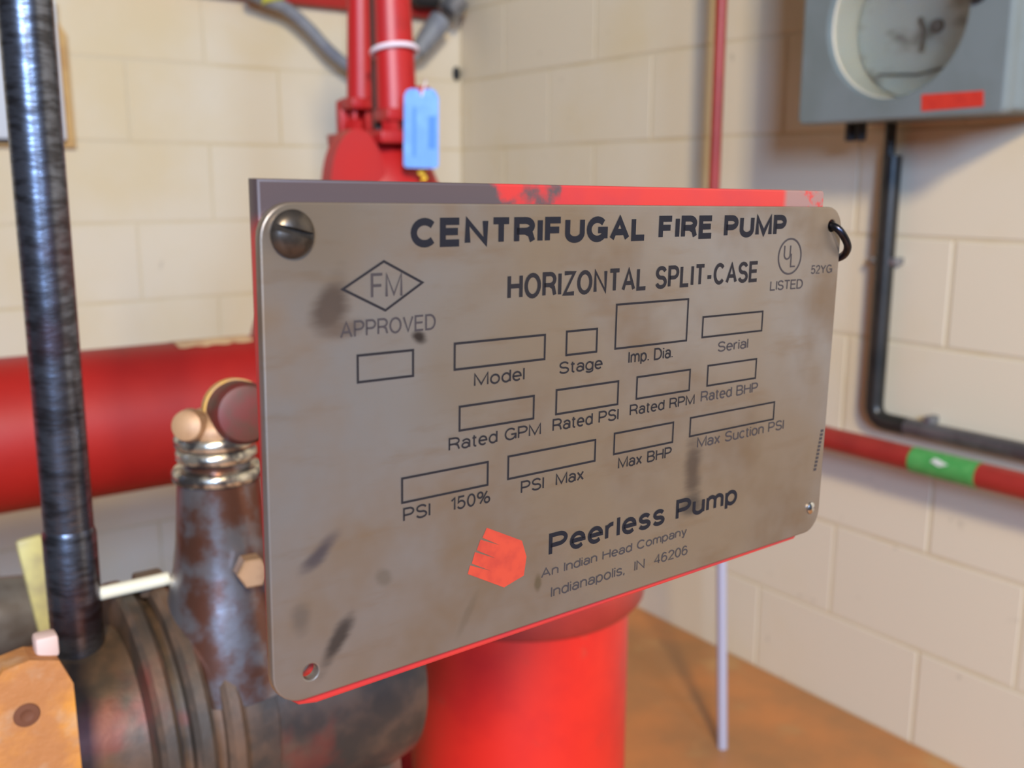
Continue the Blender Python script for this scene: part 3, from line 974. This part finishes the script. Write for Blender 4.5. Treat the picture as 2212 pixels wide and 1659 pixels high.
gp(MB().cyl(V(0, 0, 1.16), V(0, 0, 1.75), 0.0105, 16).build('stem', M['stem'], gv))
gp(MB().lathe(V(0, 0, 1.61), V(0, 0, 1.66), [(0, 0.045), (0.0, 0.055), (0.03, 0.055), (0.045, 0.03)], 28).build('yoke_cap', M['red_gloss'], gv))
gp(MB().tube(smooth_path([V(0.012, -0.112, 1.128), V(0.017, -0.118, 1.120), V(0.006, -0.119, 1.116), V(0.016, -0.122, 1.108), V(0.008, -0.122, 1.102)], 5), 0.003, 8).build('yellow_mark', M['yellow'], gv))
# pipe stand under the valve
gp(MB().lathe(V(0, 0, 0), V(0, 0, 1), [(0, 0.10), (0.015, 0.10), (0.02, 0.045), (0.60, 0.045), (0.62, 0.07)], 32).build('support_leg', M['red_pipe'], gv))

# continuation of the main beyond the valve : elbow down to the floor
dm = MB().tube(corner_path([(VX + 0.19, SY, SZ), (1.16, SY, SZ), (1.16, SY, 0.0)], 0.13, 12), SR, 48).build('supply_elbow', M['red_pipe'])
tag(dm, 'red elbow pipe dropping from the gate valve to the floor', 'pipe')

# cable tie and tag on the yoke
zt = MB()
cyl = []
for k in range(25):
    a = 2 * math.pi * k / 24
    cyl.append(V(0.037 * math.cos(a), -0.058 + 0.033 * math.sin(a), 1.307 - 0.008 * math.sin(a)))
ct = zt.tube(cyl, 0.0042, 8, caps=False).build('cable_tie', M['zip'])
tag(ct, 'white nylon cable tie around the red valve yoke', 'cable tie')

tg = empty('inspection_tag')
tgx, tgy, tgz = VX + 0.001, SY - 0.134, 1.123
f2 = Vector((math.sin(YAW - 0.03), math.cos(YAW - 0.03), 0))
r2 = Vector((f2.y, -f2.x, 0))
u2 = Vector((0, 0, 1))
tg.matrix_world = Matrix(((r2.x, u2.x, -f2.x, tgx), (r2.y, u2.y, -f2.y, tgy), (r2.z, u2.z, -f2.z, tgz), (0, 0, 0, 1))) @ Matrix.Rotation(math.radians(-1.5), 4, 'Z')
tag(tg, 'light blue paper tag hanging beside the red valve yoke', 'tag')
w2, h2 = 0.0275, 0.122
pts = [(-w2 + 0.004, 0), (w2 - 0.004, 0), (w2, 0.004), (w2 - 0.001, h2 - 0.014), (w2 - 0.006, h2 - 0.004), (w2 - 0.014, h2), (0.004, h2 - 0.002), (0.0, h2 - 0.013), (-0.005, h2 - 0.002), (-0.016, h2 - 0.001), (-w2 + 0.004, h2 - 0.004), (-w2, h2 - 0.012), (-w2, 0.004)]
MB().prism(pts, 2, -0.0006, 0.0006).build('card', M['tag'], tg, smooth=False)
MB().box((0.017, 0.055, 0.0008), (0.012, 0.05, 0.0006)).build('print_block', M['tag_print'], tg, smooth=False)
MB().box((-0.011, 0.055, 0.0008), (0.005, 0.075, 0.0004)).build('print_line', M['tag_print'], tg, smooth=False)
MB().tube(smooth_path([(0.0, h2 - 0.013, 0.002), (0.004, h2 + 0.004, -0.003), (0.006, h2 + 0.012, -0.012), (0.002, h2 + 0.016, -0.03)], 6), 0.0012, 6).build('string', M['zip'], tg)

# ------------------------------------------------------------------ back wall fixtures
fc = empty('flexible_conduit', (1.05, 2.59, 1.55))
tag(fc, 'grey flexible conduit looping across the back wall behind the valve', 'conduit')
def fp(ob):
    ob.matrix_parent_inverse = Matrix.Translation(-Vector((1.05, 2.59, 1.55)))
    return ob
def Bk(x, z, y=2.57):
    return Vector((x, y, z))
fp(MB().tube(smooth_path([Bk(1.00, 1.575, 2.56), Bk(1.055, 1.560), Bk(1.11, 1.545), Bk(1.17, 1.503), Bk(1.225, 1.452), Bk(1.28, 1.415), Bk(1.35, 1.385), Bk(1.43, 1.40), Bk(1.50, 1.462), Bk(1.53, 1.50)], 8), 0.0165, 18).build('hose', M['flex'], fc))
fp(MB().lathe(Bk(1.500, 1.462), Bk(1.60, 1.58), [(0, 0.018), (0.004, 0.024), (0.05, 0.029), (0.10, 0.033), (0.125, 0.034), (0.13, 0.02)], 24).build('connector', M['flex'], fc))
fp(MB().lathe(Bk(1.598, 1.575), Bk(1.66, 1.65), [(0, 0.03), (0.004, 0.040), (0.06, 0.040), (0.064, 0.03)], 24).build('coupling_nut', M['galv'], fc))
fp(MB().lathe(Bk(1.565, 1.615), Bk(1.49, 1.615), [(0, 0.018), (0.0, 0.026), (0.06, 0.028), (0.075, 0.02)], 20).build('black_bushing', M['black'], fc))
fp(MB().lathe(Bk(1.035, 1.566, 2.56), Bk(1.10, 1.585, 2.56), [(0, 0.014), (0.0, 0.020), (0.06, 0.020), (0.06, 0.014)], 20).build('yellow_connector', M['yellow_green'], fc))

rbw = empty('red_strut', (0.3, 2.58, 1.585))
tag(rbw, 'red steel strut bar fixed high along the back wall', 'strut')
def rbp(ob):
    ob.matrix_parent_inverse = Matrix.Translation(-Vector((0.3, 2.58, 1.585)))
    return ob
rbp(MB().box((0.99, 2.630, 1.590), (1.34, 0.04, 0.042), 0.004).build('bar', M['red_pipe'], rbw))
rbp(MB().box((1.663, 2.620, 1.645), (0.010, 0.06, 0.085), 0.002).build('end_bracket', M['grey_dark'], rbw))

wp = empty('wall_panel', (0.40, 2.64, 1.185))
tag(wp, 'white panel on a wooden board hung on the back wall behind the black pipe', 'panel')
def wpp(ob):
    ob.matrix_parent_inverse = Matrix.Translation(-Vector((0.40, 2.64, 1.185)))
    return ob
wpp(MB().prism([(0.22, 1.185), (0.578, 1.183), (0.578, 1.445), (0.560, 1.475), (0.22, 1.475)], 1, 2.632, 2.65).build('board', M['board'], wp, smooth=False))
wpp(MB().box((0.388, 2.622, 1.36), (0.336, 0.02, 0.32), 0.004).build('face', M['panel'], wp))
wpp(MB().box((0.385, 2.624, 1.197), (0.33, 0.016, 0.008), 0.001).build('bottom_trim', M['grey_dark'], wp))

# dark chip in the wall corner
ch = MB().lathe((1.683, 2.653, 1.423), (1.683, 2.63, 1.423), [(0, 0.016), (0.006, 0.017), (0.012, 0.012), (0.014, 0.0)], 14, 0.8, 1.25).build('wall_anchor', M['grey_dark'])
tag(ch, 'small dark anchor plug in the back wall beside the corner', 'anchor')

# ------------------------------------------------------------------ right wall fixtures
bx = empty('recorder_box', (1.60, 1.02, 1.20))
tag(bx, 'grey metal recorder enclosure with round window and red sticker', 'enclosure')
BO = Vector((1.60, 1.02, 1.20))
def bxp(ob):
    ob.matrix_parent_inverse = Matrix.Translation(-BO)
    return ob
FXp = 1.50                       # front plane
y0, y1, z0, z1 = 0.832, 1.213, 1.203, 1.62
# door with a round opening, modelled flat then stood upright facing -X
cy_, cz_, cr = 1.030, 1.366, 0.128
def upright(ob, x):
    me = ob.data
    for v in me.vertices:
        a, b, c_ = v.co
        v.co = (x - c_, a, b)
    me.flip_normals()
    return ob
bxp(upright(curve_plate('case', rrect(y0 + 0.006, z0 + 0.006, y1 - 0.006, z1 - 0.006, 0.008), [circle(cy_, cz_, cr + 0.004, 48)], -(WX - 0.002 - FXp), -0.030, 0.002, M['grey_box'], bx), FXp))
door = upright(curve_plate('door', rrect(y0, z0, y1, z1, 0.012), [circle(cy_, cz_, cr, 64)], -0.032, 0.0, 0.004, M['grey_box'], bx), FXp)
bxp(door)
mb = MB()
mb.lathe((FXp - 0.006, cy_, cz_), (FXp + 1, cy_, cz_), [(0.018, cr + 0.001), (0.0185, cr - 0.0012), (0.092, cr - 0.0012), (0.092, cr + 0.001), (0.018, cr + 0.001)], 72, close=False)
bxp(mb.build('window_gasket', M['cream_ring'], bx))
ch_ = bxp(MB().lathe((FXp + 0.078, cy_, cz_), (FXp + 1, cy_, cz_), [(0, 0.0), (0, cr - 0.004), (0.006, cr - 0.004), (0.006, 0.0)], 72).build('chart_disc', M['chart'], bx))
bxp(MB().tube([(FXp + 0.075, 1.105, 1.285), (FXp + 0.075, 1.03, 1.279), (FXp + 0.075, 0.955, 1.290)], 0.0022, 8).build('chart_edge', M['chart_line'], bx))
bxp(MB().tube(smooth_path([(FXp + 0.073, 1.03, 1.37), (FXp + 0.071, 1.018, 1.345), (FXp + 0.071, 1.022, 1.315)], 5), [0.004] * 11, 8).build('pen_arm', M['chart_line'], bx))
bxp(MB().lathe((FXp + 0.078, cy_ - 0.03, cz_ - 0.012), (FXp - 1, cy_ - 0.03, cz_ - 0.012), [(0, 0.012), (0.006, 0.011), (0.007, 0.0)], 20).build('chart_hub', M['chart_line'], bx))
bxp(MB().lathe((FXp + 0.016, cy_, cz_), (FXp + 1, cy_, cz_), [(0, 0.0), (0, cr - 0.001), (0.002, cr - 0.001), (0.002, 0.0)], 64).build('window_pane', M['glass'], bx))
lb = bxp(MB().prism([(0.863, 1.2145), (0.967, 1.213), (0.969, 1.239), (0.865, 1.238)], 0, FXp - 0.0008, FXp + 0.001).build('sticker', M['red_label'], bx, smooth=False))
lb['label'] = 'plain red rectangular sticker'
bxp(MB().lathe((FXp, 0.885, 1.378), (FXp - 1, 0.885, 1.378), [(0, 0.011), (0.006, 0.011), (0.009, 0.006), (0.009, 0.0)], 20).build('door_latch', M['grey_dark'], bx))
for yy in (1.150, 1.172):
    bxp(MB().cyl((1.60, yy, 1.175), (1.60, yy, 1.22), 0.010, 16, 0.002).build('gland', M['grey_dark'], bx))

dc = empty('dark_conduit', (1.68, 1.13, 0.64))
tag(dc, 'dark oily conduit dropping from the grey enclosure then turning along the wall', 'conduit')
def dcp(ob):
    ob.matrix_parent_inverse = Matrix.Translation(-Vector((1.68, 1.13, 0.64)))
    return ob
dcp(MB().tube(corner_path([(1.678, 1.134, 1.15), (1.678, 1.134, 0.646), (1.678, 1.06, 0.646)], 0.035, 8), 0.0175, 20).build('tube', M['conduit'], dc))
dcp(MB().cyl((1.678, 1.065, 0.646), (1.678, -0.9, 0.646), 0.0170, 20).build('horizontal_run', M['galv_dull'], dc))
dcp(MB().cyl((1.676, 1.140, 1.13), (1.676, 1.140, 1.2085), 0.0105, 16).build('nipple', M['conduit'], dc))
for z in (0.955,):
    dcp(MB().box((1.684, 1.134, z), (0.03, 0.056, 0.014), 0.003).build('strap', M['galv'], dc))
dcp(MB().box((1.684, 1.016, 0.660), (0.03, 0.016, 0.03), 0.003).build('strap', M['galv'], dc))

hp = empty('red_branch_pipe', (1.61, 1.50, 0.61))
tag(hp, 'thin red pipe rising beside the right wall and turning along it', 'pipe')
def hpp(ob):
    ob.matrix_parent_inverse = Matrix.Translation(-Vector((1.61, 1.50, 0.61)))
    return ob
hpp(MB().cyl((1.61, -0.9, 0.607), (1.61, 1.52, 0.607), 0.0225, 28).build('horizontal_run', M['red_dull'], hp))
hpp(MB().cyl((1.61, 1.514, 0.607), (1.61, 1.514, 2.4), 0.012, 20).build('vertical_run', M['red_dull'], hp))
hpp(MB().lathe((1.61, 1.46, 0.607), (1.61, 1.56, 0.607), [(0, 0.024), (0.002, 0.029), (0.085, 0.029), (0.1, 0.02), (0.102, 0.0)], 28).build('tee', M['red_dull'], hp))
gt = hpp(MB().cyl((1.61, 0.872, 0.607), (1.61, 0.998, 0.607), 0.0236, 28).build('green_band', M['green'], hp))
gt['label'] = 'green tape band with a pale flow mark'
hpp(MB().prism([(0.920, 0.618), (0.945, 0.624), (0.952, 0.618), (0.935, 0.612)], 0, 1.586, 1.592).build('flow_mark', M['white_tape'], hp, smooth=False))
for yy in (0.45, 1.35):
    hpp(MB().box((1.658, yy, 0.607), (0.09, 0.02, 0.02), 0.002).build('wall_bracket', M['red_dull'], hp))

gpole = empty('grey_pole', (1.383, 1.219, 0))
tag(gpole, 'thin pale grey pole standing on the rusty floor', 'pole')
def gpp(ob):
    ob.matrix_parent_inverse = Matrix.Translation(-Vector((1.383, 1.219, 0)))
    return ob
gpp(MB().cyl((1.383, 1.219, 0), (1.385, 1.265, 0.72), 0.0098, 20).build('tube', M['pole'], gpole))
gpp(MB().lathe((1.385, 1.265, 0.715), (1.385, 1.265, 1), [(0, 0.012), (0.02, 0.012), (0.03, 0.0)], 20).build('cap', M['pole'], gpole))
